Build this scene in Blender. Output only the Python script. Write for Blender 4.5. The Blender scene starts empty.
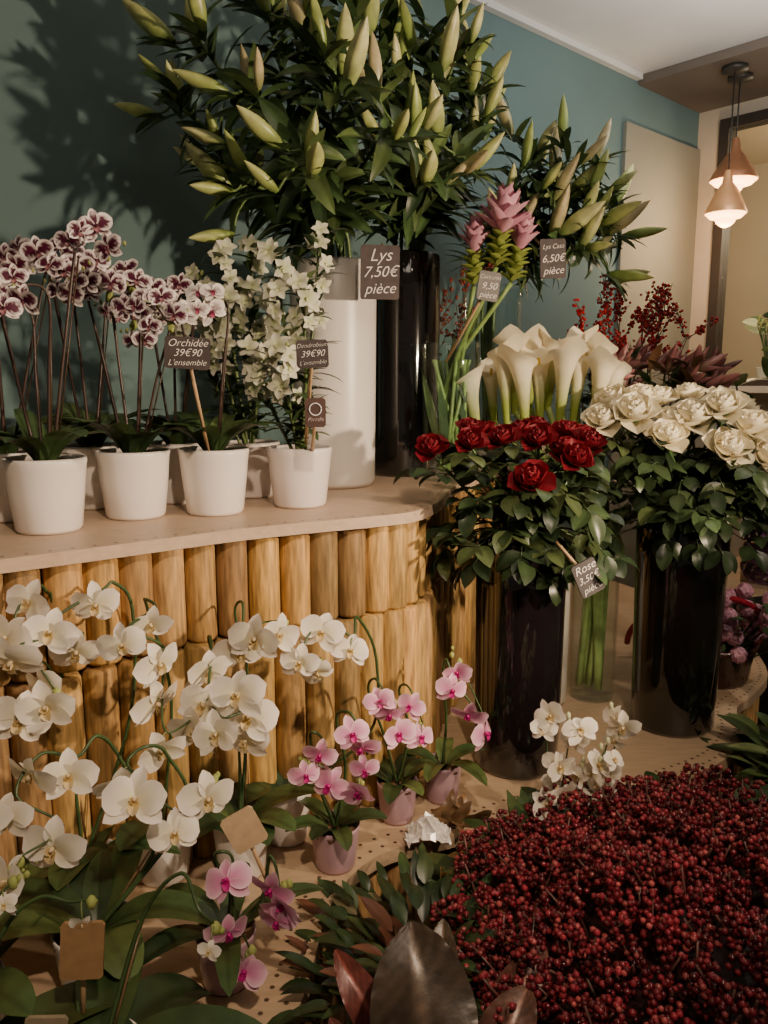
import bpy, bmesh, math, random
import numpy as np
from mathutils import Vector
H=1.4            # eye height; all z below are written relative to eye level
R=random.Random(11)
pi=math.pi
def U(a,b): return R.uniform(a,b)
def nrm(v):
    v=np.asarray(v,float); l=np.linalg.norm(v); return v/l if l>1e-9 else np.array([0,0,1.])
def A(*p): return np.array(p,float)
def lerp(a,b,t): return a+(b-a)*t

# ------------------------------------------------------------ materials
def newmat(name):
    m=bpy.data.materials.new(name); m.use_nodes=True
    return m,m.node_tree.nodes,m.node_tree.links,m.node_tree.nodes['Principled BSDF']
def colmat(name,rough=.5,noise=20,amt=.25,transl=0,spec=.5,coat=0,bump=0,stretch=None,metal=0):
    m,n,l,b=newmat(name)
    at=n.new('ShaderNodeAttribute'); at.attribute_name='Col'
    tc=n.new('ShaderNodeTexCoord'); mp=n.new('ShaderNodeMapping')
    if stretch: mp.inputs['Scale'].default_value=stretch
    no=n.new('ShaderNodeTexNoise'); no.inputs['Scale'].default_value=noise; no.inputs['Detail'].default_value=4
    l.new(tc.outputs['Object'],mp.inputs[0]); l.new(mp.outputs[0],no.inputs['Vector'])
    mr=n.new('ShaderNodeMapRange'); mr.inputs['From Min'].default_value=.3; mr.inputs['From Max'].default_value=.7
    mr.inputs['To Min'].default_value=1-amt; mr.inputs['To Max'].default_value=1+amt
    l.new(no.outputs['Fac'],mr.inputs['Value'])
    mx=n.new('ShaderNodeVectorMath'); mx.operation='SCALE'
    l.new(at.outputs['Color'],mx.inputs[0]); l.new(mr.outputs[0],mx.inputs['Scale'])
    l.new(mx.outputs[0],b.inputs['Base Color'])
    b.inputs['Roughness'].default_value=rough; b.inputs['Specular IOR Level'].default_value=spec
    b.inputs['Coat Weight'].default_value=coat; b.inputs['Metallic'].default_value=metal
    if bump:
        bp=n.new('ShaderNodeBump'); bp.inputs['Strength'].default_value=bump; bp.inputs['Distance'].default_value=.002
        l.new(no.outputs['Fac'],bp.inputs['Height']); l.new(bp.outputs[0],b.inputs['Normal'])
    if transl:
        tr=n.new('ShaderNodeBsdfTranslucent'); ms=n.new('ShaderNodeMixShader'); ms.inputs[0].default_value=transl
        l.new(mx.outputs[0],tr.inputs['Color'])
        out=n['Material Output']
        l.new(b.outputs[0],ms.inputs[1]); l.new(tr.outputs[0],ms.inputs[2]); l.new(ms.outputs[0],out.inputs['Surface'])
    return m
LEAF=colmat('leaf_surface',.36,25,.3,.12,.5)
PETAL=colmat('petal_surface',.55,40,.06,.25,.3)
BERRY=colmat('berry_skin',.17,60,.3,0,.6)
CERAM=colmat('glazed_ceramic',.28,6,.04,0,.5)
WHITEV=colmat('frosted_white_glaze',.35,5,.05,0,.5)
BLACKV=colmat('black_gloss_glass',.07,5,.1,0,.7,coat=.5)
LOG=colmat('peeled_pine',.6,9,.42,0,.3,bump=.5,stretch=(14,14,1.6))
BOARD=colmat('pale_plywood',.42,10,.10,0,.45,stretch=(2,9,9))
PAINT=colmat('matt_wall_paint',.75,3,.05,0,.25,bump=.05)
SOIL=colmat('bark_soil',.9,80,.6,0,.2,bump=.6)
CARD=colmat('card_paper',.8,60,.12,0,.2)
SLATE=colmat('painted_slate',.7,40,.2,0,.3)
COPPER=colmat('copper_metal',.4,20,.1,0,.5,metal=.4)
BRONZE=colmat('metallic_leaf',.33,40,.35,0,.45,metal=.08,bump=.4)
PLASTIC=colmat('dark_plastic',.5,10,.1)
def glassmat(name,col):
    m,n,l,b=newmat(name); n.remove(b)
    tr=n.new('ShaderNodeBsdfTransparent'); gl=n.new('ShaderNodeBsdfGlossy'); lw=n.new('ShaderNodeLayerWeight'); ms=n.new('ShaderNodeMixShader')
    no=n.new('ShaderNodeTexNoise'); no.inputs['Scale'].default_value=6
    mr=n.new('ShaderNodeMapRange'); mr.inputs['To Min'].default_value=.02; mr.inputs['To Max'].default_value=.08
    l.new(no.outputs['Fac'],mr.inputs['Value']); l.new(mr.outputs[0],gl.inputs['Roughness'])
    pw=n.new('ShaderNodeMath'); pw.operation='POWER'; pw.inputs[1].default_value=3.5
    ml=n.new('ShaderNodeMath'); ml.operation='MULTIPLY_ADD'; ml.inputs[1].default_value=.45; ml.inputs[2].default_value=.035
    lw.inputs['Blend'].default_value=.5
    l.new(lw.outputs['Facing'],pw.inputs[0]); l.new(pw.outputs[0],ml.inputs[0])
    tr.inputs['Color'].default_value=(*col,1)
    l.new(ml.outputs[0],ms.inputs[0]); l.new(tr.outputs[0],ms.inputs[1]); l.new(gl.outputs[0],ms.inputs[2])
    l.new(ms.outputs[0],n['Material Output'].inputs['Surface']); return m
GLASS=glassmat('clear_glass',(.96,.99,.98))
def emat(name,col,s):
    m,n,l,b=newmat(name); b.inputs['Emission Color'].default_value=(*col,1); b.inputs['Emission Strength'].default_value=s
    b.inputs['Base Color'].default_value=(*col,1); return m
GLOW=emat('lit_lamp_glass',(1,.52,.20),8)
CHALK,_,_,_b=newmat('chalk_ink'); _b.inputs['Base Color'].default_value=(.85,.8,.75,1); _b.inputs['Roughness'].default_value=.8
# ------------------------------------------------------------ mesh builder
class MB:
    def __init__(s): s.V=[];s.F=[];s.C=[];s.M=[];s.n=0
    def add(s,v,f,c,m=0):
        v=np.asarray(v,float); c=np.asarray(c,float)
        if c.ndim==1: c=np.tile(c,(len(v),1))
        s.V.append(v); s.C.append(c)
        for q in (f if isinstance(f,list) else [f]):
            s.F.append(np.asarray(q,int)+s.n); s.M.append(np.full(len(q),m))
        s.n+=len(v)
    def finish(s,name,mats,smooth=True,parent=None):
        V=np.concatenate(s.V).copy(); V[:,2]+=H
        o=A((V[:,0].min()+V[:,0].max())/2,(V[:,1].min()+V[:,1].max())/2,V[:,2].min())
        V-=o
        tot=np.concatenate([np.full(len(f),f.shape[1]) for f in s.F])
        loops=np.concatenate([f.ravel() for f in s.F])
        st=np.concatenate([[0],np.cumsum(tot)[:-1]])
        me=bpy.data.meshes.new(name)
        me.vertices.add(len(V)); me.vertices.foreach_set('co',V.ravel())
        me.loops.add(len(loops)); me.loops.foreach_set('vertex_index',loops.astype(np.int32))
        me.polygons.add(len(tot)); me.polygons.foreach_set('loop_start',st.astype(np.int32))
        me.polygons.foreach_set('material_index',np.concatenate(s.M).astype(np.int32))
        me.polygons.foreach_set('use_smooth',np.full(len(tot),smooth))
        me.update(calc_edges=True); me.validate()
        C=np.concatenate(s.C); C=np.concatenate([C,np.ones((len(C),1))],1)
        ca=me.color_attributes.new('Col','FLOAT_COLOR','POINT'); ca.data.foreach_set('color',C.ravel())
        for m in mats: me.materials.append(m)
        ob=bpy.data.objects.new(name,me); bpy.context.collection.objects.link(ob); ob.location=o
        if parent: ob.parent=parent
        return ob
_g={}
def gridf(nr,nc,closed=False):
    k=(nr,nc,closed)
    if k not in _g:
        f=[]
        for i in range(nr-1):
            for j in range(nc if closed else nc-1):
                j2=(j+1)%nc; f.append((i*nc+j,i*nc+j2,(i+1)*nc+j2,(i+1)*nc+j))
        _g[k]=np.array(f)
    return _g[k]
def leafgeo(L,W,bend=0,th0=0,fold=0,cup=0,nr=7,nc=5,a=.8,b=.7,c0=(0,.1,0),c1=None,ce=None,rib=0,wave=0,base=.15,ep=2,sharp=None,vein=0):
    u=np.linspace(0,1,nr); v=np.linspace(-1,1,nc)
    w=W/2*np.abs(np.sin(pi*u**a))**b; w[0]=base*W/2; w[-1]=.03*W
    th=th0+bend*u; ds=L/(nr-1)
    y=np.concatenate([[0],np.cumsum(np.cos((th[1:]+th[:-1])/2))*ds]); z=np.concatenate([[0],np.cumsum(np.sin((th[1:]+th[:-1])/2))*ds])
    X=w[:,None]*v[None]; h=(fold*np.abs(v)+cup*v**2)[None]*w[:,None]+wave*W*np.sin(u*9)[:,None]*v[None]
    vp=np.sin((u[:,None]*1.0-np.abs(v)[None]*.28)*vein) if vein else 0
    if vein: h=h+vp*W*.012
    P=np.stack([X,y[:,None]-np.sin(th)[:,None]*h,z[:,None]+np.cos(th)[:,None]*h],-1).reshape(-1,3)
    c0=np.array(c0); c1=c0 if c1 is None else np.array(c1)
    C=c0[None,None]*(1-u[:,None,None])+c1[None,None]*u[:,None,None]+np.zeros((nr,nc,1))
    if ce is not None:
        t=np.maximum(np.abs(v)[None]**ep,(u[:,None]**3))
        if sharp:
            rs=np.random.RandomState(R.randint(0,9999)); t=np.clip((t-sharp+rs.uniform(-.22,.22,t.shape))*4,0,1)
        t=t[...,None]; C=C*(1-t)+np.array(ce)*t
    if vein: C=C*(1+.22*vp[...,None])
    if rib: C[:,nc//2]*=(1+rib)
    return P,gridf(nr,nc),C.reshape(-1,3)
def frame(P,o,yd,zd):
    y=nrm(yd); x=np.cross(y,zd)
    if np.linalg.norm(x)<1e-4: x=np.cross(y,A(.3,.5,.8))
    x=nrm(x); z=np.cross(x,y)
    return P@np.stack([x,y,z])+np.asarray(o)
def leaf(mb,o,yd,zd,m=0,**k):
    P,f,C=leafgeo(**k); mb.add(frame(P,o,yd,zd),f,C,m)
def cr(pts,n=5):
    p=[np.asarray(q,float) for q in pts]; p=[2*p[0]-p[1]]+p+[2*p[-1]-p[-2]]; out=[]
    for i in range(1,len(p)-2):
        for j in range(n):
            t=j/n; out.append(.5*((2*p[i])+(-p[i-1]+p[i+1])*t+(2*p[i-1]-5*p[i]+4*p[i+1]-p[i+2])*t*t+(-p[i-1]+3*p[i]-3*p[i+1]+p[i+2])*t**3))
    out.append(p[-2]); return np.array(out)
def tube(mb,path,r,c,m=0,ns=6,c1=None):
    path=np.asarray(path,float); n=len(path)
    r=np.full(n,r) if np.isscalar(r) else np.interp(np.linspace(0,1,n),np.linspace(0,1,len(r)),r)
    T=np.gradient(path,axis=0); a=np.linspace(0,2*pi,ns,endpoint=False); V=[]
    x=nrm(np.cross(T[0],A(.3,.2,1.)if abs(nrm(T[0])[2])<.9 else A(1,.2,0)))
    for i in range(n):
        t=nrm(T[i]); x=nrm(x-t*np.dot(x,t)); y=np.cross(t,x)
        V.append(path[i]+r[i]*(np.cos(a)[:,None]*x+np.sin(a)[:,None]*y))
    C=np.repeat(np.linspace(np.array(c),np.array(c if c1 is None else c1),n),ns,axis=0)
    f=gridf(n,ns,True); cap=[f,np.arange(ns)[None,::-1],(np.arange(ns)+(n-1)*ns)[None]]
    mb.add(np.concatenate(V),cap,C,m)
def lathe(mb,prof,o,c,m=0,ns=36,lob=0,nl=3,cols=None):
    a=np.linspace(0,2*pi,ns,endpoint=False); V=[]
    for r,z in prof: V.append(np.stack([r*(1+lob*np.cos(nl*a))*np.cos(a),r*(1+lob*np.cos(nl*a))*np.sin(a),np.full(ns,z)],-1))
    C=c if cols is None else np.repeat(np.array(cols),ns,axis=0)
    mb.add(np.concatenate(V)+np.asarray(o),gridf(len(prof),ns,True),C,m)
def box(mb,x0,x1,y0,y1,z0,z1,c,m=0,fr=None):
    v=np.array([[x,y,z] for x in(x0,x1) for y in(y0,y1) for z in(z0,z1)],float)
    if fr: v=fr(v)
    mb.add(v,np.array([[0,1,3,2],[4,6,7,5],[0,4,5,1],[2,3,7,6],[0,2,6,4],[1,5,7,3]]),c,m)
def ico(sub):
    bm=bmesh.new(); bmesh.ops.create_icosphere(bm,subdivisions=sub,radius=1)
    v=np.array([q.co[:] for q in bm.verts]); f=np.array([[w.index for w in q.verts] for q in bm.faces]); bm.free(); return v,f
IV1,IF1=ico(1); IV2,IF2=ico(2)
def ball(mb,o,r,c,m=0,hi=False,sc=(1,1,1)):
    v,f=(IV2,IF2) if hi else (IV1,IF1); mb.add(v*r*np.array(sc)+np.asarray(o),f,c,m)
def tmpl(fn):
    t=MB(); fn(t); 
    return t
def stamp(mb,T,o,zd,up=(0,0,1),s=1,tint=1,mo=0):
    if isinstance(T,list): T=R.choice(T)
    z=nrm(zd); x=np.cross(up,z)
    if np.linalg.norm(x)<1e-3: x=A(1,0,0)
    x=nrm(x); y=np.cross(z,x); Mx=np.stack([x,y,z]); b=mb.n
    for v,c in zip(T.V,T.C): mb.V.append((v*s)@Mx+np.asarray(o)); mb.C.append(np.clip(c*tint,0,1))
    for f,m in zip(T.F,T.M): mb.F.append(f+b); mb.M.append(m+mo)
    mb.n+=T.n
def rdir(base,j): return nrm(np.asarray(base,float)+A(U(-j,j),U(-j,j),U(-j,j)))

# ------------------------------------------------------------ flower templates
def phal(cc,cm,ce,lip,lip2,ep=2,sharp=None,n=4):
    def fn(t):
        k=dict(nr=10 if sharp else 7,nc=9 if sharp else 7,c0=cc,c1=cm,ce=ce,ep=ep,sharp=sharp)
        j=lambda s: U(-s,s)
        cl=U(-.35,.35)
        for an in (90,-38,218):
            an+=j(8); d=A(math.cos(math.radians(an)),math.sin(math.radians(an)),0)
            leaf(t,d*.05+A(0,0,-.03),d,A(j(.3),j(.3),1),L=.92*U(.9,1.08),W=.60*U(.9,1.1),th0=.15+cl*.8,bend=-.5+j(.4),cup=.2,a=.85,b=.6,base=.3,**k)
        for an in (14,166):
            an+=j(9); d=A(math.cos(math.radians(an)),math.sin(math.radians(an)),0)
            leaf(t,d*.05,d,A(j(.25),j(.25),1),L=1.0*U(.92,1.06),W=1.08*U(.88,1.06),th0=.3+cl,bend=-.65+j(.4),cup=.12+j(.12),a=.95,b=.5,base=.3,wave=j(.03),**k)
        leaf(t,A(0,-.05,.05),A(0,-.6,.8),A(0,1,.5),L=.42,W=.34,th0=0,bend=-1.5,cup=.5,nr=5,nc=5,c0=lip,c1=lip2,base=.6)
        for sx in(-1,1): leaf(t,A(sx*.05,-.06,.05),A(sx*.7,.1,.8),A(-sx,.3,0),L=.3,W=.26,bend=.9,cup=.4,nr=4,nc=3,c0=lip,c1=lip2,base=.5)
        ball(t,(0,.03,.12),.09,lip2,sc=(1,1,1.5))
    return [tmpl(fn) for _ in range(n)]
W1=(.83,.79,.70)
PH_W=phal((.78,.74,.52),(.85,.80,.72),(.88,.82,.75),(.62,.45,.14),(.75,.62,.40),n=6)
PH_P=phal((.66,.22,.44),(.74,.32,.52),(.88,.62,.72),(.50,.01,.20),(.6,.03,.28),n=5)
PH_D=phal((.075,.006,.028),(.075,.006,.028),(.85,.77,.76),(.5,.25,.28),(.08,.01,.03),ep=2,sharp=.28,n=8)
PH_S=phal((.10,.006,.035),(.8,.76,.72),(.85,.80,.76),(.3,.02,.08),(.4,.1,.18),ep=2,sharp=.12,n=5)
def dend(t):
    for i in range(5):
        a=pi/2+i*2*pi/5; d=A(math.cos(a),math.sin(a),0)
        leaf(t,d*.05,d,A(0,0,1),L=.9,W=.66,th0=.35,bend=-.4,cup=.2,nr=5,nc=5,c0=(.66,.72,.42),c1=W1,base=.3)
    leaf(t,A(0,0,.05),A(0,-.5,.8),A(0,1,.5),L=.4,W=.3,bend=-1,cup=.4,nr=4,nc=3,c0=(.55,.6,.22),c1=(.8,.78,.6),base=.5)
DEND=tmpl(dend)
def rose(cin,cout,open_=1.,ce=None,N=22,shade=.8):
    def fn(t):
        for k in range(N):
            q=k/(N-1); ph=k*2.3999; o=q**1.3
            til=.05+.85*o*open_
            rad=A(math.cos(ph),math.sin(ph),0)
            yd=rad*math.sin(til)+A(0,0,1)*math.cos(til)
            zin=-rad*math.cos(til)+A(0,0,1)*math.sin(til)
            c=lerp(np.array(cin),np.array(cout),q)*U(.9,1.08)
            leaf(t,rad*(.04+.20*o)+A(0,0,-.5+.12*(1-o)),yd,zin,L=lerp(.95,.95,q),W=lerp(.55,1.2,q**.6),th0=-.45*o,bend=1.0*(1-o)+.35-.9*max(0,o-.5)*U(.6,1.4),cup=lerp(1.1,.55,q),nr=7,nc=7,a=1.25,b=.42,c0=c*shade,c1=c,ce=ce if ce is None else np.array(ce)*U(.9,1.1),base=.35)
        for k in range(5):
            a=k*2*pi/5; rad=A(math.cos(a),math.sin(a),0)
            leaf(t,A(0,0,-.5),rad+A(0,0,-.1),A(0,0,1),m=1,L=.5,W=.16,bend=-.8,nr=4,nc=3,c0=(.04,.12,.02))
        ball(t,(0,0,-.5),.2,(.05,.13,.03),m=1)
    return [tmpl(fn) for _ in range(3)]
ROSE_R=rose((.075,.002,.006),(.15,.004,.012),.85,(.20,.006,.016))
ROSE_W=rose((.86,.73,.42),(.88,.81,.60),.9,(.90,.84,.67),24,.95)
def callaf(tw):
  def calla(t):
    nr,nc=16,24; u=np.linspace(0,1,nr); a=np.linspace(0,2*pi,nc,endpoint=False); V=[];C=[]
    for i in range(nr):
        q=u[i]; r=.042+.05*q+.05*q**2+.085*q**6
        f=max(0,q-.5)/.5
        rr=r*(1+.30*f*np.cos(a)+.05*f*np.sin(2*a+tw)); z=q*(1-.20*f*(1-np.cos(a))/2)-.05*max(0,q-.85)/.15
        tip=f**3*np.exp(-(np.minimum(a,2*pi-a)/.42)**2)
        x=rr*np.cos(a)+tip*.07; y=rr*np.sin(a)*.95; zz=z+tip*.13
        V.append(np.stack([x,y,zz],-1))
        t_=min(1,max(0,(q-.25)/.5)); C.append(np.tile(lerp(A(.34,.43,.08),A(.90,.82,.62),t_**.9),(nc,1)))
    t.add(np.concatenate(V),gridf(nr,nc,True),np.concatenate(C))
    tube(t,[(0,0,.2),(0,0,.5),(.02,0,.82)],[.03,.03,.02],(.75,.5,.05))
  return tmpl(calla)
CALLA=[callaf(0),callaf(1.5),callaf(3.)]
def lbud(c0,c1,c2,w=.125):
    def fn(t):
        pr=[];cs=[]
        for i in range(9):
            q=i/8; pr.append((max(.004,w*math.sin(pi*min(1,q*.93+.07)**.85)**.75)*(1 if i<8 else .3),q)); cs.append(lerp(A(*c0),A(*c1),min(1,q*2)) if q<.5 else lerp(A(*c1),A(*c2),q*2-1))
        lathe(t,pr,(0,0,0),None,ns=12,lob=.12,nl=3,cols=cs)
    return tmpl(fn)
LB=[lbud((.18,.28,.06),(.48,.54,.18),(.60,.62,.27),.135),lbud((.22,.32,.09),(.60,.62,.28),(.68,.66,.36),.14),lbud((.25,.30,.1),(.58,.50,.28),(.60,.50,.28),.12),lbud((.14,.24,.05),(.32,.42,.11),(.44,.50,.17),.115),lbud((.2,.3,.08),(.50,.56,.2),(.62,.62,.3),.15)]
LBR=lbud((.12,.1,.05),(.25,.10,.10),(.3,.12,.12))

# ------------------------------------------------------------ room (axes turned along the shop wall)
CN=A(1.516,4.105); TW=A(.7403,.6723); NW=A(.6723,-.7403)
def wf(v):
    return np.stack([CN[0]+TW[0]*v[:,0]+NW[0]*v[:,1],CN[1]+TW[1]*v[:,0]+NW[1]*v[:,1],v[:,2]],-1)
TEAL=(.118,.190,.192)
def room(name,boxes,mat,col):
    mb=MB()
    for b in boxes: box(mb,*b,col,0,wf)
    return mb.finish(name,[mat],False)
room('wall_left',[(-6,.1,-.1,0,-1.4,1.3)],PAINT,TEAL)
room('wall_right',[(0,.1,0,.12,-1.4,1.3),(0,.1,.12,1.35,-1.4,-.03),(0,.1,.12,1.35,1.2,1.3),(0,.1,1.35,5,-1.4,1.3)],PAINT,(.48,.42,.33))
room('wall_lamplight_panel',[(-.66,-.001,0.001,.018,-1.38,1.09)],PAINT,(.235,.235,.19))  # pale slab: lamplight on this end of the wall, put into the colour
room('floor',[(-6,.1,-.1,5,-1.45,-1.4)],BOARD,(.16,.12,.09))
room('ceiling',[(-6,.1,-.1,5,1.3,1.36)],PAINT,(.78,.78,.77))
room('ceiling_shadow_slab',[(-.56,-.001,.001,5,1.262,1.299)],PAINT,(.17,.14,.115))  # brown slab: shadow on this end of the ceiling, built as colour
room('trim_cornice',[(-6,-.57,.001,.03,1.275,1.299)],PAINT,(.6,.62,.60))
room('wall_alcove',[(1.3,1.4,-.6,3,-1.4,1.3),(.1,1.4,-.7,-.6,-1.4,1.3),(.1,1.4,-.6,3,1.3,1.36),(.1,1.4,-.6,3,-1.45,-1.4)],PAINT,(.58,.48,.35))
mb=MB(); dk=(.03,.022,.018)
for b in [(-.03,.05,.12,.165,-.03,1.2),(-.03,.05,1.305,1.35,-.03,1.2),(-.03,.05,.165,1.305,1.155,1.2),(-.03,.05,.165,1.305,-.03,.0),(-.02,.04,.70,.73,0,1.155)]:
    box(mb,*b,dk,0,wf)
box(mb,.005,.011,.165,1.305,0,1.155,(1,1,1),1,wf)
mb.finish('window_1',[PLASTIC,GLASS],False)
room('window_sill',[(-.13,.38,.12,1.35,-.06,-.03)],PAINT,(.6,.58,.52))

# ------------------------------------------------------------ display counters
UP=cr([(-1.6,.55),(-1.1,.80),(-.57,1.17),(-.25,1.42),(.0,1.56),(.075,1.63),(.125,1.76),(.18,2.0),(.30,2.3),(.45,2.6),(.60,3.0)],6)
LO=cr([(-1.5,.42),(-.9,.5),(-.42,.62),(-.19,.82),(-.12,1.03),(-.09,1.25),(-.01,1.39),(.16,1.47),(.334,1.575),(.57,1.64),(.80,1.77),(.92,1.93),(.97,2.08),(1.08,2.20),(1.2,2.4),(1.3,2.9)],6)
def slab(mb,path,z,th,c,back):
    p=np.concatenate([path,np.array(back)]); n=len(p)
    top=np.c_[p,np.full(n,z)]; bot=np.c_[p,np.full(n,z-th)]; v=np.concatenate([top,bot])
    i=np.arange(n); side=np.stack([i,(i+1)%n,(i+1)%n+n,i+n],-1)
    mb.add(v,[i[None],i[None,::-1]+n,side[:, ::-1]],c)
def resample(path,step,inset=0):
    d=np.r_[0,np.cumsum(np.linalg.norm(np.diff(path,axis=0),axis=1))]; s=np.arange(step/2,d[-1],step)
    P=np.c_[np.interp(s,d,path[:,0]),np.interp(s,d,path[:,1])]
    T=np.gradient(P,axis=0); T/=np.linalg.norm(T,axis=1)[:,None]
    return P+inset*np.c_[-T[:,1],T[:,0]]
def logs(mb,path,z0,z1,r,inset,step):
    for x,y in resample(path,step,inset):
        rr=r*U(.93,1.04); c=A(.47,.285,.108)*U(.50,1.12)*A(1,U(.94,1.05),U(.8,1.1)); e=U(-.006,.004)
        pr=[(.001,z0),(rr*.9,z0),(rr,z0+.006),(rr*U(.985,1.015),lerp(z0,z1,.5)),(rr,z1-.006+e),(rr*.9,z1+e),(.001,z1+e)]
        lathe(mb,pr,(x+U(-.003,.003),y+U(-.004,.004),0),c,0,16)
def wallpt(s,d): return CN+TW*s+NW*d
mb=MB()
bk=[tuple(wallpt(-.75,.03)),tuple(wallpt(-5,.03))]
slab(mb,UP,-.265,.022,(.52,.38,.27),bk)
for x,y in resample(UP,.035,.018): lathe(mb,[(.0035,0),(.0001,.0004)],(x,y,-.2648),(.12,.08,.05),0,8)
up=mb.finish('tiered_display_shelf',[BOARD],False)
mb=MB(); logs(mb,UP,-.47,-.290,.030,.045,.0605); logs(mb,UP,-.889,-.474,.030,.040,.060)
mb.finish('upper_logs',[LOG],True)
lg=bpy.data.objects['upper_logs']; lg.parent=up; lg.location-=up.location
mb=MB()
slab(mb,LO,-.89,.028,(.52,.38,.25),[tuple(wallpt(-.75,.03)),tuple(wallpt(-5,.03))])
for x,y in resample(LO,.026,.02): lathe(mb,[(.004,0),(.0001,.0004)],(x,y,-.8898),(.10,.06,.04),0,8)
for x,y in resample(LO,.026,.05): lathe(mb,[(.004,0),(.0001,.0004)],(x,y,-.8898),(.10,.06,.04),0,8)
lo=mb.finish('lower_shelf',[BOARD],False); lo.parent=up; lo.location-=up.location
mb=MB(); logs(mb,LO,-1.4,-.922,.030,.045,.0605)
lg=mb.finish('lower_logs',[LOG],True); lg.parent=up; lg.location-=up.location

# ------------------------------------------------------------ vases and pots
def vase(name,x,y,z,r,h,mat,col,taper=1.,th=.006):
    mb=MB(); rb=r*taper
    pr=[(.001,0),(rb*.93,0),(rb,.012)]+[(lerp(rb,r,i/6),lerp(.012,h-.004,i/6)) for i in range(1,7)]+[(r-th*.4,h),(r-th,h-.004)]+[(lerp(rb,r,.5)-th,h*.5),(rb-th,.02),(.001,.018)]
    lathe(mb,pr,(x,y,z),col,0,56); return mb.finish(name,[mat])
vase('white_vase',-.125,2.03,-.264,.107,.545,WHITEV,(.70,.66,.60),.95)
vase('black_vase',.055,2.28,-.264,.10,.60,BLACKV,(.008,.007,.007))
vase('glass_vase',.175,2.13,-.264,.078,.36,GLASS,(1,1,1),.9,.004)
vase('glass_vase',.34,2.6,-.264,.095,.55,GLASS,(1,1,1),1,.004)
vase('black_vase',.31,1.765,-.889,.102,.525,BLACKV,(.008,.006,.007),.95)
vase('black_vase',.755,1.985,-.889,.113,.53,BLACKV,(.008,.007,.006),.92)
vase('glass_vase',.590,2.17,-.889,.064,.50,GLASS,(1,1,1),1,.004)
vase('white_vase',.46,2.13,-.889,.05,.42,WHITEV,(.6,.57,.5))
def pot(mb,x,y,z,r,h,col=(.80,.78,.75),m=0,ms=1):
    rb=r*.80
    pr=[(.001,0),(rb*.93,0),(rb,.006),(lerp(rb,r,.5),h*.5),(r*.97,h*.86),(r,h-.006),(r*.985,h),(r*.95,h-.003),(r*.92,h*.86),(.001,h*.84)]
    n=len(pr); cs=[col]*(n-2)+[(.08,.05,.03)]*2
    lathe(mb,pr,(x,y,z),None,m,36,cols=cs)
    for i in range(26):
        a=U(0,2*pi); q=r*.8*math.sqrt(U(0,1)); ball(mb,(x+q*math.cos(a),y+q*math.sin(a),z+h*.86),U(.006,.012),A(.14,.08,.045)*U(.5,1.4),ms,sc=(1,1.3,.6))
GR=[A(.048,.088,.030),A(.060,.110,.038),A(.036,.068,.028),A(.085,.128,.042)]
def green(): return R.choice(GR)*U(.65,1.3)
def basal(mb,o,n,L,W,m=2,up=.9):
    a0=U(0,6)
    for i in range(n):
        a=a0+i*2.4+U(-.3,.3); d=A(math.cos(a),math.sin(a),0); c=green()*.9
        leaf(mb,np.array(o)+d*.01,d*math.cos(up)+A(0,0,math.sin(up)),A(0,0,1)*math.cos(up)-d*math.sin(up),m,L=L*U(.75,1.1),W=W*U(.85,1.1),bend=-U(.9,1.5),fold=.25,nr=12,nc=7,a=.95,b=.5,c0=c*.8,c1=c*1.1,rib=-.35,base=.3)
PM=[CERAM,SOIL,LEAF,PETAL]
STEM=(.05,.09,.03); DSTEM=(.06,.035,.028)
def spray(mb,pts,flowers,T,size,face,stemc=STEM,stake=True,nb=3,jit=.25):
    p=cr(pts,6); tube(mb,p,[.0032,.0026,.0016],stemc,2,6)
    for q in flowers:
        q=np.array(q[:3]) ; i=np.argmin(np.linalg.norm(p-q,axis=1)); fd=rdir(face,jit)
        tube(mb,cr([p[i],(p[i]+q)/2+A(0,0,.008),q-fd*.004],3),.0012,(.2,.25,.1),2,4)
        stamp(mb,T,q,fd,rdir((0,0,1),.35),size*U(.82,1.12),U(.92,1.06),3)
    for k in range(nb):
        e=p[-1]+ (p[-1]-p[-3])*.3*k; ball(mb,e+A(U(-.006,.006),0,-.005),.008-.0018*k,(.40,.45,.14),3,sc=(.9,.9,1.3))

# ------------------------------------------------------------ upper shelf: potted orchids
def auto_orchid(x,y,T,top,nst,size,nf,spread=.07,face=(.15,-1,.05),pc=(.80,.75,.70),L=.16,r=.07,h=.13,z=-.264,name='potted_orchid',stc=DSTEM,fs=.6):
    mb=MB(); pot(mb,x,y,z,r,h,pc); b=A(x,y,z+h*.85); basal(mb,b,10,L,.050,up=1.15)
    for i in range(nst):
        ex=x+(i-(nst-1)/2)*spread*1.1+U(-.015,.015); ey=y+U(-.06,.05); tz=top+U(-.09,.04); s=R.choice((-1,1))
        pts=[b+A((ex-x)*.15,0,0),(lerp(x,ex,.6),lerp(y,ey,.5),lerp(b[2],tz,.55)),(ex,ey,tz),(ex+s*.03,ey-.03,tz+.014),(ex+s*.06,ey-.05,tz-.02)]
        p=cr(pts,6); fl=[]
        for k in range(nf):
            q=p[-1-int(k*2.8)]; fl.append((q[0]+(-1)**k*.018,q[1]-.022,q[2]+U(-.02,.022)-.004*k))
        spray(mb,pts,fl,T,size,face,stc,jit=.5)
        for k in range(4): q=p[-1]+A(s*.012*k,0,.004*k+U(-.004,.01)); ball(mb,q,.006-.0008*k,(.22,.10,.10) if k<2 else (.3,.32,.12),3,sc=(.9,.9,1.3))
        tube(mb,[b+A((ex-x)*.2,.005,0),(ex,ey+.006,tz-.02)],.0016,(.06,.035,.02),2,5)
    return mb.finish(name,PM)
auto_orchid(-.595,1.40,PH_D,.19,4,.027,4,.055)
auto_orchid(-.485,1.545,PH_D,.20,4,.027,5,.055)
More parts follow.
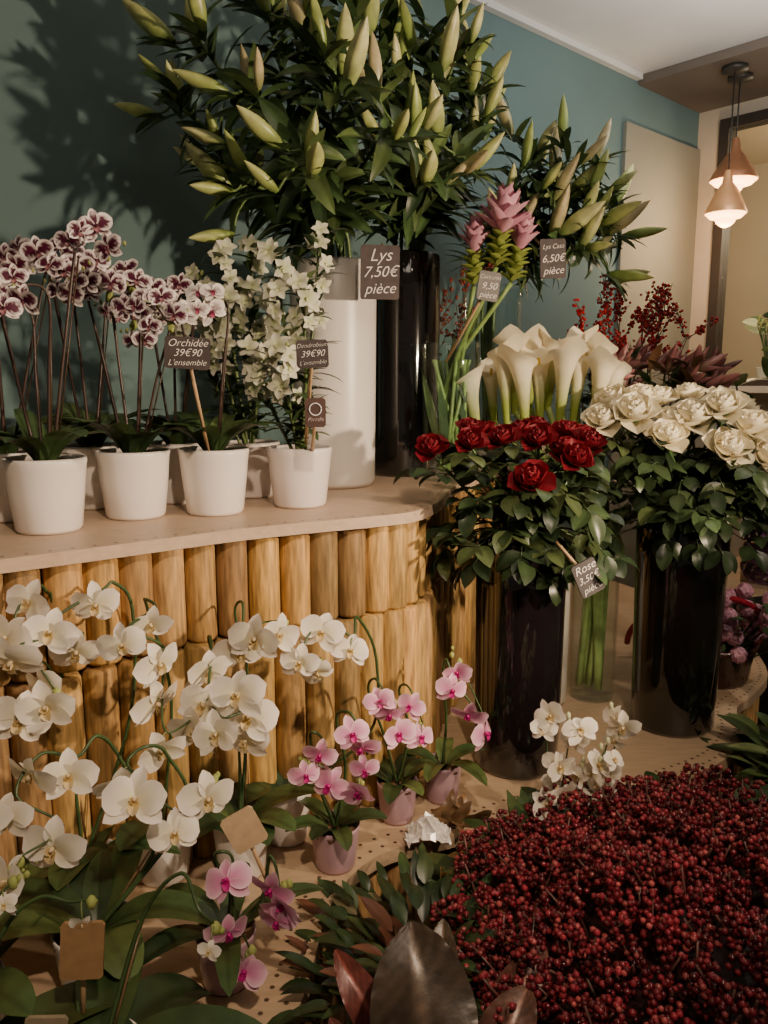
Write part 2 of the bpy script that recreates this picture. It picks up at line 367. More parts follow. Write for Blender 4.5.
auto_orchid(-.725,1.52,PH_D,.18,4,.028,4,.055)
auto_orchid(-.612,1.67,PH_D,.23,3,.028,4,.05)
auto_orchid(-.339,1.59,PH_S,.13,2,.026,3,.08)
auto_orchid(-.455,1.75,PH_D,.20,3,.027,4,.05)
def dendrobium(x,y,canes,name='potted_dendrobium'):
    mb=MB(); pot(mb,x,y,-.264,.069,.125,(.76,.69,.66)); b=A(x,y,-.264+.105)
    for (ex,ey,ez) in canes:
        pts=cr([b+A((ex-x)*.1,0,0),(lerp(x,ex,.55)+U(-.01,.01),lerp(y,ey,.5),lerp(b[2],ez,.5)),(ex,ey,ez)],8)
        tube(mb,pts,[.004,.0045,.002],(.12,.17,.06),2,6); n=len(pts)
        for i in range(2,n,1):
            a=i*2.4+U(-.4,.4); d=A(math.cos(a),math.sin(a)*.8-.2,.35)
            for kk in range(2):
                c=green(); leaf(mb,pts[i],rdir(d+A(0,0,.3),.5),A(0,0,1),2,L=U(.05,.09),W=.022,bend=-.8,fold=.2,nr=6,nc=3,c0=c,c1=c)
            if i>=n*.55:
                dd=rdir((math.cos(a+i*3),-.6,.1),.4); stamp(mb,DEND,pts[i]+dd*.02+A(0,-.01,0),nrm(dd+A(0,-.7,0)),rdir((0,0,1),.5),s=U(.019,.031),mo=3,tint=U(.8,1))
                if i%3==1: dd=rdir((-math.cos(a+i*3),-.6,.1),.4); stamp(mb,DEND,pts[i]+dd*.022,nrm(dd+A(0,-.4,0)),rdir((0,0,1),.5),s=U(.019,.028),mo=3,tint=U(.8,1))
        for k in range(3): ball(mb,pts[-1]+A(U(-.01,.01),0,.008*k),.006,(.45,.5,.2),3,sc=(.8,.8,1.5))
    mb.finish(name,PM)
dendrobium(-.1785,1.685,[(-.215,1.62,.24),(-.16,1.62,.18),(-.13,1.68,.28),(-.27,1.66,.06),(-.20,1.60,.05)])
dendrobium(-.308,1.83,[(-.40,1.80,.22),(-.34,1.76,.26),(-.28,1.78,.28),(-.36,1.74,.14),(-.25,1.78,.16),(-.46,1.78,.17)])

# ------------------------------------------------------------ lilies
def lily_bouquet(name,base,mouth,tops,nl=32,LL=.165,bs=.122,WW=(.026,.042)):
    mb=MB()
    for t in tops:
        t=np.array(t); mth=A(*mouth)+A(U(-.05,.05),U(-.05,.05),0)
        bs0=A(*base)+A(U(-.04,.04),U(-.04,.04),0)
        hor=A(t[0]-mth[0],t[1]-mth[1],0)
        p=cr([bs0,mth,lerp(mth,t,.5)+A(0,0,.03)+hor*-.04,t],8)
        tube(mb,p,[.006,.005,.004],(.10,.17,.05),0,6); i0=9
        s=np.linspace(i0,len(p)-1.01,nl)
        for k,q in enumerate(s):
            i=int(q); o=lerp(p[i],p[i+1],q-i); ax=nrm(p[i+1]-p[i]); a=k*2.4+U(-.3,.3)
            e1=nrm(np.cross(ax,A(.2,1,.1))); e2=np.cross(ax,e1); rd=e1*math.cos(a)+e2*math.sin(a)
            yd=rd*.8+ax*U(.25,.9); c=green()*U(.75,1.15); f=k/nl
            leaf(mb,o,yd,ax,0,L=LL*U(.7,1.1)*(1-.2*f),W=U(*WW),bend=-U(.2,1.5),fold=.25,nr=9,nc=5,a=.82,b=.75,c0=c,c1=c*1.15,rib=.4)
        ax=nrm(p[-1]-p[-3]); nb=R.choice((3,3,4,4))
        for k in range(nb):
            a=k*2.2+U(-.4,.4); e1=nrm(np.cross(ax,A(.2,1,.1))); e2=np.cross(ax,e1); rr=e1*math.cos(a)+e2*math.sin(a)
            d=nrm(ax*.7+rr*U(.2,.8)+A(U(-.15,.15),0,.35)); q=p[-1]+rr*U(.02,.05)+d*.02-A(0,0,.03*k)
            tube(mb,cr([p[-1]-ax*.012*k,(p[-1]+q)/2-A(0,0,.006),q],3),.003,(.14,.22,.07),0,5)
            stamp(mb,LB,q,d,s=bs*U(.65,1.15),mo=0)
            for _ in range(3): c=green(); leaf(mb,q-d*.02,d+A(U(-.8,.8),U(-.8,.8),-.1),A(0,0,1),0,L=U(.07,.13),W=.026,bend=-.8,nr=6,nc=3,c0=c,c1=c)
    return mb.finish(name,[LEAF])
lily_bouquet('lily_bouquet',(-.125,2.03,-.23),(-.125,2.03,.29),[(-.46,1.88,.60),(-.40,1.84,.72),(-.28,1.78,.60),(-.27,2.0,.84),(-.14,1.85,.70),(-.07,2.0,.84),(.02,1.82,.54),(-.38,1.95,.50),(-.17,1.72,.46),(-.30,1.80,.42),(-.20,1.9,.78),(-.1,1.75,.62)])
lily_bouquet('lily_bouquet',(.055,2.28,-.22),(.055,2.28,.33),[(.12,2.1,.76),(.20,2.15,.84),(.25,2.2,.68),(.17,2.05,.54),(.0,2.2,.88),(.13,2.3,.92),(.25,2.28,.78),(.05,2.05,.62),(.10,2.0,.50),(.02,2.1,.75)])
lily_bouquet('lily_bouquet',(.34,2.6,-.22),(.34,2.6,.29),[(.45,2.5,.58),(.56,2.55,.66),(.66,2.6,.60),(.72,2.65,.50),(.5,2.45,.46),(.62,2.5,.50),(.44,2.6,.70),(.66,2.5,.38),(.54,2.6,.58),(.58,2.45,.42),(.40,2.5,.48)],26,.18,.145)

# ------------------------------------------------------------ curcuma
mb=MB()
heads=[(.225,2.06,.36),(.29,2.02,.40),(.345,2.06,.365),(.30,2.10,.41)]
for hi,h in enumerate(heads):
    h=A(*h); ax=nrm(h-A(.225,2.10,-.2))
    p=cr([(.175+U(-.03,.03),2.13+U(-.03,.03),-.24),(.18+U(-.02,.02),2.12,.0),h-ax*.13],6); tube(mb,p,[.006,.006],(.22,.33,.10),0,6)
    for k in range(44):
        f=k/43; a=k*2.4; e1=nrm(np.cross(ax,A(0,1,.1))); e2=np.cross(ax,e1); rd=e1*math.cos(a)+e2*math.sin(a)
        pink=f>.42; g=(f-.42)/.58; big=hi in(1,3)
        o=h-ax*(.13-.16*f) if not pink else h-ax*(.055-.035*g)
        til=lerp(.9,.6,f/.42) if not pink else lerp(1.15 if big else .8,.1,g)
        c=(A(.33,.40,.09) if not pink else lerp(A(.82,.46,.56),A(.72,.32,.44),U(0,1)))*U(.85,1.1)
        leaf(mb,o,rd*math.sin(til)+ax*math.cos(til),-rd*math.cos(til)+ax*math.sin(til),1,L=.042 if not pink else (.088 if big else .065),W=.030 if not pink else (.036 if big else .030),cup=.45,bend=-.5 if not pink else -.1,nr=7,nc=5,a=1.0,b=.65,c0=c*(.8 if not pink else 1.05),c1=c*(1.1 if not pink else .8),base=.6)
for i in range(10):
    c=green()*1.3; leaf(mb,(.175+U(-.04,.04),2.13+U(-.04,.04),U(-.2,-.05)),(U(-.3,.3),U(-.2,.2),1),(0,-1,0),0,L=U(.12,.2),W=.024,bend=U(-.5,.5),c0=c,c1=c)
for i in range(12):
    tube(mb,[(.175+U(-.05,.05),2.13+U(-.05,.05),-.24),(.175+U(-.05,.05),2.13+U(-.05,.05),.05)],.005,(.22,.34,.11),0,6)
mb.finish('curcuma_bouquet',[LEAF,PETAL])

# ------------------------------------------------------------ roses
def rleaf(mb,o,d,s=1.,n5=True):
    d=nrm(d); o=np.array(o); e=o+d*.06*s; sd=nrm(np.cross(d,A(0,0,1))); up=np.cross(sd,d)
    tube(mb,[o,lerp(o,e,.5)+A(0,0,.006),e],.0012,(.05,.08,.03),1,4)
    c0=green()*U(.4,.85)*A(1,.92,1)
    for q,dd in ((1,d),(.8,d*.4+sd),(.8,d*.4-sd)):
        c=c0*U(.85,1.15)
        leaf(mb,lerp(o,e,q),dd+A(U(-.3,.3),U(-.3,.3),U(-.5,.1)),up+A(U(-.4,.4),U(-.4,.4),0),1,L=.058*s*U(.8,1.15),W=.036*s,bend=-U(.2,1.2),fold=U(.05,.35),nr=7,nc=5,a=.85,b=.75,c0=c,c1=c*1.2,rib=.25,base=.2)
def rose_bouquet(name,base,mouth,heads,T,size,skirt,rad,zr,dr=-1.1):
    mb=MB()
    for h in heads:
        h=A(*h); m=A(*mouth)+A(U(-.05,.05),U(-.05,.05),0); ax=nrm(h-m+A(0,0,.15)); fd=nrm(ax+A(0,-.40,.05)+A(U(-.4,.4),U(-.3,.2),0))
        p=cr([A(*base)+A(U(-.04,.04),U(-.04,.04),0),m,lerp(m,h,.55),h-fd*size*.5],6); tube(mb,p,.0035,(.06,.12,.035),1,6)
        stamp(mb,T,h,fd,rdir((0,0,1),.3),size*U(.85,1.12),U(.82,1.08))
        for k in range(8): a=U(0,2*pi); rleaf(mb,p[R.randint(8,len(p)-3)],(math.cos(a),math.sin(a),U(-.2,.5)),U(.8,1.1))
    for k in range(skirt):
        a=U(0,2*pi); d=A(math.cos(a),math.sin(a),0); r=rad*U(.45,1); o=A(*mouth)+d*r*.8+A(0,0,U(*zr))
        tube(mb,cr([A(*mouth)+d*.05,lerp(A(*mouth),o,.6)+A(0,0,.02),o],3),.002,(.06,.1,.03),1,4)
        rleaf(mb,o,d+A(0,0,U(dr,.3)),U(.8,1.15))
    return mb.finish(name,[PETAL,LEAF])
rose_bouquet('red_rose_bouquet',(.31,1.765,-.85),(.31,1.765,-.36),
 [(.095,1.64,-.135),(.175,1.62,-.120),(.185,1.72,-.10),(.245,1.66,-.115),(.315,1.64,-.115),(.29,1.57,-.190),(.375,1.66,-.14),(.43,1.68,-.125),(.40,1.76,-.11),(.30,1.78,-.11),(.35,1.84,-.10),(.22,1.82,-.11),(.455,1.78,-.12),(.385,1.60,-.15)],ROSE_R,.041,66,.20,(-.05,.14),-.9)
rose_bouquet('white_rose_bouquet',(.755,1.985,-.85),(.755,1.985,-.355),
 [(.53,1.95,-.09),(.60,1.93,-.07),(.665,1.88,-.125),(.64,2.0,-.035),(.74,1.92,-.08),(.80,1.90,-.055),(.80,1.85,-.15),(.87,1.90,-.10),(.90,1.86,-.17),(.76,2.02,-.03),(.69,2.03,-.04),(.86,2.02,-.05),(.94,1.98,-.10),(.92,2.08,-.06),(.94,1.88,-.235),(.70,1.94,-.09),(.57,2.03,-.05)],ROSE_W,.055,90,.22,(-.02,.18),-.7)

# ------------------------------------------------------------ calla lilies
mb=MB()
for (x,y,z,an) in [(.25,2.12,-.08,pi),(.325,2.13,-.04,2.8),(.37,2.10,-.05,.5),(.415,2.14,-.03,3.6),(.455,2.09,-.05,2.5),(.50,2.13,-.03,.2),(.545,2.10,-.05,1.),(.59,2.14,-.06,.4),(.36,2.22,-.005,1.5),(.40,2.22,.01,2.2),(.45,2.22,.0,.3),(.53,2.22,.0,5.),(.62,2.2,-.03,.0),(.30,2.20,-.03,3.3),(.57,2.2,-.01,1.0),(.49,2.24,.01,3.)]:
    ax=nrm(A((x-.44)*.85+U(-.06,.06),-.12+U(-.1,.1),1)); o=A(x,y,z-.075+U(-.01,.01))
    p=cr([(.590+U(-.038,.038),2.17+U(-.038,.038),-.86),(.59+(x-.47)*.12+U(-.02,.02),2.17,-.42),lerp(A(.56,2.17,-.4),o,.6),o],6); tube(mb,p,.009,(.34,.46,.15),1,8)
    stamp(mb,CALLA,o-ax*.01,ax,(math.sin(an),-math.cos(an)*.3-.2,.1),.222*U(.85,1.05))
mb.finish('calla_lily_bouquet',[PETAL,LEAF])

# ------------------------------------------------------------ winterberry branches + budding stems
def twig(mb,o,d,L,lev=0,bc=(.45,.012,.015)):
    o=np.array(o); e=o+nrm(d)*L; p=cr([o,lerp(o,e,.5)+A(U(-.02,.02),U(-.02,.02),0)*L*4,e],5); tube(mb,p,[.003-.001*lev,.0012],(.09,.045,.03),0,5)
    if lev<2:
        for k in range(5): i=R.randint(3,len(p)-1); twig(mb,p[i],rdir(nrm(d),.6),L*U(.3,.5),lev+1,bc)
    if lev>0:
        for k in range(6): ball(mb,p[R.randint(2,len(p)-1)]+A(U(-.01,.01),U(-.01,.01),U(-.01,.01)),U(.004,.006),A(*bc)*U(.5,1.2),1)
mb=MB()
for (x,y,z,dx) in [(.66,2.5,-.10,.1),(.74,2.5,-.10,.2),(.82,2.55,-.10,.15),(.62,2.5,-.13,-.0),(.86,2.5,-.14,.25),(.72,2.6,-.10,.1),(.78,2.5,-.08,.25)]: 
    tube(mb,[(.95,2.62,-.85),(.93,2.6,-.5),(x,y,z)],.003,(.09,.045,.03),0,5); twig(mb,(x,y,z),(dx,0,1),.27,0,(.48,.014,.015))
mb.finish('winterberry_branches',[LEAF,BERRY])
vase('black_vase',.95,2.62,-.889,.07,.40,BLACKV,(.01,.01,.01))
mb=MB()
for i in range(28):
    e=A(U(.58,.95),U(2.15,2.4),U(-.06,.05)); p=cr([(.80,2.32,-.85),(.78,2.3,-.45),e],6); tube(mb,p,.003,(.12,.13,.05),0,5)
    for k in range(4):
        d=rdir((.5,-.3,.6),.5); q=e+d*.01; stamp(mb,LBR,q,d,s=U(.05,.09),tint=U(.5,1.2))
    for k in range(5): c=A(.12,.06,.03)*U(.6,1.5) if k==0 else green(); leaf(mb,e-A(0,0,.02*k),rdir((U(-1,1),-.3,.4),.3),(0,0,1),0,L=.10,W=.028,bend=-.8,c0=c,c1=c)
mb.finish('budding_lily_stems',[LEAF])
mb=MB()
for k in range(7): twig(mb,(.12+U(-.03,.1),2.42+U(-.03,.03),.0),(U(-.2,.3),0,1),.26,1,(.25,.05,.03)); 
for k in range(5): tube(mb,[(.16,2.42,-.2),(.12+U(-.03,.1),2.42,.0)],.003,(.09,.045,.03),0,5)
mb.finish('winterberry_branches',[LEAF,BERRY])
vase('glass_vase',.17,2.43,-.264,.05,.24,GLASS,(1,1,1))

# ------------------------------------------------------------ lower shelf: white moth orchids
LZ=-.889
def orchid(name,pc,pr,ph,sprays,nl=6,L=.16,W=.055,col=(.78,.74,.70),T=PH_W,size=.044,up=.8,face=(.10,-1,.05),nb=3,jit=.6):
    mb=MB(); pot(mb,pc[0],pc[1],LZ,pr,ph,col); b=A(pc[0],pc[1],LZ+ph*.86); basal(mb,b,nl,L,W,up=up)
    for arch,fl in sprays:
        pts=[b]+[A(*q) for q in arch]+[A(f[0]+.004,f[1]+.022,f[2]+.018) for f in fl]
        spray(mb,pts,fl,T,size,face,nb=nb,jit=jit)
        tube(mb,[b+A(.005,.008,0),A(*arch[0])+A(0,.006,0)],.0018,(.22,.14,.07),2,5)
    return mb.finish(name,PM)
orchid('potted_orchid',(-.50,1.22),.055,.11,[([(-.42,1.25,-.55),(-.41,1.26,-.37),(-.43,1.24,-.32)],[(-.448,1.2,-.345),(-.50,1.15,-.375),(-.47,1.17,-.41),(-.535,1.1,-.40),(-.51,1.14,-.455),(-.53,1.10,-.49)]),([(-.52,1.24,-.55),(-.53,1.24,-.36),(-.53,1.22,-.33)],[(-.54,1.18,-.335),(-.56,1.14,-.38),(-.49,1.1,-.47)])])
orchid('potted_orchid',(-.40,1.33),.055,.11,[([(-.37,1.32,-.55),(-.39,1.28,-.38),(-.385,1.25,-.35)],[(-.365,1.2,-.375),(-.385,1.13,-.385),(-.345,1.17,-.43),(-.36,1.2,-.505),(-.334,1.12,-.545),(-.30,1.2,-.55)])])
orchid('potted_orchid',(-.26,1.34),.052,.11,[([(-.27,1.38,-.60),(-.31,1.37,-.47),(-.30,1.33,-.44)],[(-.295,1.27,-.48),(-.285,1.2,-.51),(-.255,1.15,-.535),(-.213,1.19,-.526),(-.225,1.17,-.48),(-.22,1.2,-.57)]),([(-.25,1.40,-.55),(-.27,1.40,-.42),(-.25,1.37,-.39)],[(-.244,1.3,-.455),(-.215,1.28,-.425),(-.18,1.30,-.425)])])
orchid('potted_orchid',(-.19,1.45),.05,.11,[([(-.03,1.46,-.68),(-.015,1.45,-.52),(-.05,1.42,-.43)],[(-.06,1.36,-.475),(-.11,1.35,-.437),(-.143,1.3,-.475),(-.115,1.32,-.50)])],nl=4,L=.12,size=.040)
orchid('potted_orchid',(-.42,1.05),.06,.11,[([(-.34,1.10,-.68),(-.38,1.08,-.54),(-.40,1.05,-.49)],[(-.422,1.0,-.525),(-.463,.98,-.512),(-.48,.94,-.55),(-.418,.93,-.586),(-.455,.88,-.60)]),([(-.30,1.12,-.65),(-.32,1.11,-.55),(-.34,1.08,-.52)],[(-.365,1.03,-.548),(-.335,1.0,-.56),(-.29,1.02,-.62),(-.25,1.05,-.585)])],L=.2,W=.075,size=.043)
orchid('potted_orchid',(-.56,.93),.06,.11,[([(-.52,.98,-.65),(-.53,.96,-.50),(-.55,.93,-.45)],[(-.53,.93,-.50),(-.50,.91,-.53),(-.56,.9,-.5)])],L=.2,W=.075)
orchid('potted_orchid',(-.34,.84),.05,.10,[([(-.30,.90,-.66),(-.25,.90,-.60),(-.22,.86,-.62)],[(-.205,.84,-.66)])],nl=8,L=.22,W=.085,up=.45,nb=5,size=.018)
orchid('potted_orchid',(-.50,.80),.05,.10,[([(-.46,.86,-.66),(-.42,.88,-.62),(-.38,.88,-.625)],[(-.36,.86,-.64)]),([(-.48,.84,-.68),(-.47,.84,-.62)],[(-.44,.84,-.60)])],nl=6,L=.22,W=.085,up=.4,nb=6,size=.014)
def pink(pc,sprays,**k): orchid('pink_orchid',pc,k.pop('pr',.046),k.pop('ph',.085),sprays,T=PH_P,col=(.48,.31,.36),L=k.pop('L',.10),W=.04,size=k.pop('size',.035),nl=6,**k)
pink((-.09,1.36),[([(-.12,1.35,-.72),(-.13,1.33,-.63),(-.125,1.31,-.605)],[(-.111,1.29,-.637),(-.094,1.29,-.695),(-.135,1.28,-.67)]),([(-.07,1.36,-.70),(-.085,1.35,-.60),(-.07,1.33,-.575)],[(-.055,1.29,-.60),(-.033,1.29,-.665),(-.04,1.3,-.63),(-.045,1.28,-.70)])])
pink((.027,1.52),[([(.0,1.50,-.70),(-.03,1.48,-.60),(-.02,1.46,-.565)],[(-.0075,1.42,-.595),(.026,1.41,-.655),(.01,1.42,-.62)]),([(.05,1.52,-.7),(.03,1.50,-.61),(.04,1.48,-.585)],[(.05,1.43,-.61),(.07,1.43,-.67)])],pr=.042)
pink((.125,1.60),[([(.13,1.58,-.70),(.12,1.56,-.60),(.125,1.54,-.555)],[(.134,1.50,-.605),(.166,1.49,-.65),(.20,1.5,-.695),(.145,1.52,-.575)])],pr=.042,L=.14,size=.038)
pink((-.235,1.07),[([(-.22,1.04,-.72),(-.235,1.02,-.66),(-.225,1.0,-.635)],[(-.211,.98,-.665),(-.21,.97,-.735),(-.192,.98,-.80)]),([(-.18,1.06,-.75),(-.165,1.04,-.68),(-.16,1.03,-.66)],[(-.155,1.0,-.69),(-.148,1.0,-.74),(-.14,1.0,-.715)])],pr=.045,size=.034,L=.15)

# ------------------------------------------------------------ small white orchid stems (foreground right) in a bucket
def bucket(name,x,y,r,top):
    mb=MB(); h=top+1.4
    pr=[(.001,0),(r*.75,0),(r*.77,.01),(r*.97,h-.02),(r*1.02,h-.015),(r*1.02,h),(r*.97,h),(r*.75,.02),(.001,.02)]
    lathe(mb,pr,(x,y,-1.399),(.02,.02,.022),0,40); return mb.finish(name,[PLASTIC])
bucket('flower_bucket',.31,1.43,.085,-.94)
mb=MB()
for k in range(7):
    e=A(.32+.15*k/6+U(-.01,.01),1.44+U(-.04,.04),-.69+.055*math.sin(k*1.3+1)+U(-.02,.02)); p=cr([(.31,1.43,-1.3),(.32+U(-.03,.03),1.43,-.94),(lerp(.32,e[0],.6),1.44,-.83),e],7)
    tube(mb,p,[.003,.0015],STEM,0,5)
    for j in range(6):
        q=p[-1-int(j*1.7)]+A(U(-.016,.016),U(-.03,-.005),U(-.01,.01)); stamp(mb,PH_W,q,rdir((.0,-1,.25),.9),rdir((0,0,1),.6),s=U(.022,.036),mo=1)
    for j in range(2): ball(mb,p[-1]+A(U(-.008,.008),0,.012*j+.008),.006,(.6,.62,.4),1,sc=(.8,.8,1.5))
for k in range(14): c=green(); a=U(0,6.28); leaf(mb,(.31,1.43,-.93),(math.cos(a)*.6,math.sin(a)*.4,1),(0,-1,0),0,L=U(.1,.17),W=.04,bend=-U(.5,1.2),c0=c,c1=c*1.2)
mb.finish('white_orchid_stems',[LEAF,PETAL])

# ------------------------------------------------------------ pepper berry mound
bucket('flower_bucket',.55,1.05,.24,-.92)
mb=MB()
def cluster(c,ax,n,L,rad,dk=1.):
    tube(mb,[c-ax*L,c+ax*L*.5],.002,(.12,.05,.04),0,4)
    e1=nrm(np.cross(ax,A(.1,.3,1))); e2=np.cross(ax,e1)
    for k in range(n):
        f=U(-1,1); a=U(0,2*pi); rr=rad*math.sqrt(max(0,1-f*f))*U(.6,1)
        col=A(.150,.014,.022)*U(.35,1.6)*dk
        if U(0,1)<.10: col=A(.30,.06,.06)*dk
        ball(mb,c+ax*f*L*.5+(e1*math.cos(a)+e2*math.sin(a))*rr,U(.0042,.0058),col,1)
def mz(rx,ry):
    q=rx*rx+ry*ry; return -.70-.15*q
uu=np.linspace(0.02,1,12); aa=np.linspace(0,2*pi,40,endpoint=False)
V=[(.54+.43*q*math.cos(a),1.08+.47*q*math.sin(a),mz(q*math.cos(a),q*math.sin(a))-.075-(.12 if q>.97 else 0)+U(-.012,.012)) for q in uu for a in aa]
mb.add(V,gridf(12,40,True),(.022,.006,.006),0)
N=560
for k in range(N):
    q=math.sqrt((k+.5)/N); a=k*2.39996; rx=q*math.cos(a)+U(-.04,.04); ry=q*math.sin(a)+U(-.04,.04)
    x=.54+.45*rx; y=1.08+.49*ry
    z=mz(rx,ry)-.014+U(-.035,.020)+.026*math.sin(x*21+1)*math.cos(y*17); d=nrm(A(rx*.6,ry*.5-.2,1)+A(U(-.6,.6),U(-.6,.6),0))
    cluster(A(x,y,z),d,31,U(.045,.075),U(.020,.030),U(.6,1.3))
for k in range(60):
    a=U(0,6.28); q=U(.85,1.05); c=green()*.6
    leaf(mb,(.54+.43*q*math.cos(a),1.08+.47*q*math.sin(a),-.85),(math.cos(a),math.sin(a),.5),(0,0,1),0,L=.09,W=.035,bend=-.8,c0=c,c1=c)
for k in range(30): tube(mb,[(.55+U(-.12,.12),1.05+U(-.12,.12),-1.3),(.54+U(-.3,.3),1.08+U(-.3,.3),-.80)],.003,(.07,.03,.02),0,4)
mb.finish('red_berry_bunch',[LEAF,BERRY])

# ------------------------------------------------------------ foreground foliage with bronze leaves
bucket('flower_bucket',.09,1.0,.13,-.92)
mb=MB()
for (o,yd,zd,L,W,c0,c1,bd) in [((.050,.78,-.79),(-.06,.30,1),(.15,-1,.35),.175,.125,(.036,.024,.017),(.060,.042,.028),-.7),
   ((.12,.86,-.86),(.45,.15,.9),(-.3,-1,.5),.13,.07,(.07,.030,.020),(.11,.05,.034),-.9),
   ((.01,.90,-.85),(-.5,.15,.9),(.2,-1,.6),.14,.05,(.10,.022,.018),(.15,.04,.03),-.7),
   ((.14,.95,-.87),(.5,.1,.7),(-.3,-1,.4),.14,.06,(.08,.035,.025),(.12,.05,.035),-.9),
   ((-.01,.86,-.88),(-.55,-.0,1),(.2,-1,.3),.11,.042,(.08,.025,.022),(.12,.04,.035),-.7),
   ((.07,.95,-.84),(.1,.0,1),(.0,-1,.3),.12,.05,(.05,.035,.024),(.08,.055,.035),-.9)]:
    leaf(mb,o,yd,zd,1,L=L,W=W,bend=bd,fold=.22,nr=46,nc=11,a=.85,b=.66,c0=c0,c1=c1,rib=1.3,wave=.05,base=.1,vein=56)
    tube(mb,[o,A(.09,1.0,-1.2)],.003,(.06,.03,.02),0,5)
for k in range(230):
    a=U(0,6.28); q=math.sqrt(U(0,1)); o=A(.06+.18*q*math.cos(a),1.06+.27*q*math.sin(a),-.86-.05*q+U(-.03,.045)); c=green()*U(.35,.75)
    if k%8==0: c=A(.12,.05,.03)
    if k%11==0: c=A(.16,.15,.08)
    leaf(mb,o,(math.cos(a),math.sin(a),U(.2,1.4)),(0,0,1),0,L=U(.04,.085),W=U(.016,.032),bend=-U(.3,1.4),fold=.15,c0=c,c1=c*1.3,rib=.3)
    if k%5==0: tube(mb,[(.09,1.0,-1.2),o],.002,(.05,.05,.03),0,4)
mb.finish('foliage_bunch',[LEAF,BRONZE])
mb=MB(); n=14; V=[];rr=random.Random(5)
for i in range(n):
    for j in range(n):
        x=(i/(n-1)-.5)*.085; y=(j/(n-1)-.5)*.06; V.append((.085+x+rr.uniform(-.005,.005),1.425+y+rr.uniform(-.005,.005),-.886+.05*math.exp(-(x*x+y*y)/.0010)+rr.uniform(0,.018)))
mb.add(V,gridf(n,n),(.85,.82,.78)); mb.finish('crumpled_foil_wrap',[colmat('foil',.3,30,.1,metal=.25)],False)
mb=MB()
for k in range(12): c=A(.20,.12,.06)*U(.5,1.4); leaf(mb,(.14+U(-.02,.03),1.49,-.888),(U(-.8,.8),U(-.5,.2),U(.3,1)),(0,-1,.2),0,L=U(.05,.10),W=.026,bend=U(-1.5,1.5),wave=.12,nr=10,c0=c,c1=c*1.4)
mb.finish('dried_leaves',[LEAF])

# ------------------------------------------------------------ right side: basket, hydrangea, greens
def floret(c):
    def fn(t):
        for k in range(4):
            a=k*pi/2; d=A(math.cos(a),math.sin(a),0); leaf(t,d*.02,d,A(0,0,1),L=1,W=1,th0=.2,bend=-.4,nr=4,nc=3,b=.5,c0=np.array(c)*.8,c1=c,base=.4)
    return tmpl(fn)
FH=floret((.38,.20,.34)); FP=floret((.92,.50,.62))
def puff(mb,o,r,T,n,s):
    for k in range(n):
        z=1-2*(k+.5)/n; a=k*2.4; q=math.sqrt(1-z*z); d=A(q*math.cos(a),q*math.sin(a),z); stamp(mb,T,np.array(o)+d*r*U(.9,1.05),d,rdir((0,0,1),.9),s,U(.7,1.25),1)
bucket('flower_bucket',1.16,1.92,.13,-.80)
mb=MB()
for o in [(.945,1.93,-.40),(1.02,1.95,-.35),(.965,1.98,-.46),(1.05,1.90,-.44)]: puff(mb,o,.055,FH,90,.012); tube(mb,cr([(1.16,1.92,-1.3),(1.15,1.92,-.8),o],5),.004,STEM,0,5)
for k in range(10): c=green(); a=U(0,6.28); leaf(mb,(1.08,1.95,-.50+U(-.1,.05)),(math.cos(a),math.sin(a),.3),(0,0,1),0,L=.09,W=.05,bend=-.9,c0=c,c1=c,rib=.3); 
mb.finish('hydrangea_stems',[LEAF,PETAL])
mb=MB(); bx,by=.99,2.30; rb=.12
pr=[(.001,0),(rb*.75,0),(rb*.8,.01),(rb*.92,.10),(rb,.105),(rb,.12),(rb*.9,.12),(rb*.72,.02),(.001,.015)]
lathe(mb,pr,(bx,by,LZ),(.05,.016,.014),0,40,lob=.02,nl=15)
a=np.linspace(-.15,pi+.15,26); tube(mb,np.stack([bx-.06+.20*np.cos(a),by-.16*np.sin(a)*.6,LZ+.13+.15*np.sin(a)],-1),.009,(.34,.012,.03),0,8)
for k in range(34): 
    o=(bx+U(-.05,.15),by+U(-.13,.02),LZ+U(.10,.28)); puff(mb,o,.022,FP,26,.013); tube(mb,[(bx,by,LZ+.02),o],.003,STEM,0,5)
    c=green()*1.2; leaf(mb,o,rdir((0,-.5,.3),.8),(0,0,1),1,L=.06,W=.025,bend=-.8,c0=c,c1=c)
mb.finish('red_flower_basket',[BERRY,PETAL])
mb=MB()
for k in range(190):
    a=U(0,6.28); q=math.sqrt(U(0,1)); o=A(1.04+.22*q*math.cos(a),1.70+.20*q*math.sin(a),-.87-.08*q+U(-.05,.08)); c=green()*U(.6,1.2)
    leaf(mb,o,(math.cos(a),math.sin(a),U(.1,1.)),(0,0,1),0,L=U(.07,.13),W=U(.03,.055),bend=-U(.3,1.2),fold=.15,c0=c,c1=c*1.3,rib=.3)
    if k%4==0: tube(mb,[(1.06,1.66,-1.3),(1.06,1.66,-1.0),o],.003,STEM,0,4)
mb.finish('foliage_bunch',[LEAF]); bucket('flower_bucket',1.06,1.66,.12,-.98)
mb=MB(); box(mb,-1.0,-.1,.5,1.3,-.82,-.78,(.45,.33,.22),0,wf)
for s in(-.95,-.18):
    for d in(.55,1.22): box(mb,s,s+.05,d,d+.05,-1.4,-.82,(.3,.2,.13),0,wf)
mb.finish('side_table',[BOARD],False)
mb=MB(); box(mb,-.8,-.5,.7,.95,-.78,-.62,(.36,.24,.14),0,wf); box(mb,-.42,-.2,.72,.9,-.78,-.66,(.42,.30,.18),0,wf); mb.finish('cardboard_box',[CARD],False)
mb=MB(); tube(mb,[(.99,1.88,-.93),(1.04,2.00,-.74),(1.12,2.04,-.58)],.012,(.6,.46,.32),0,8)
mb.finish('wooden_stake',[BOARD])
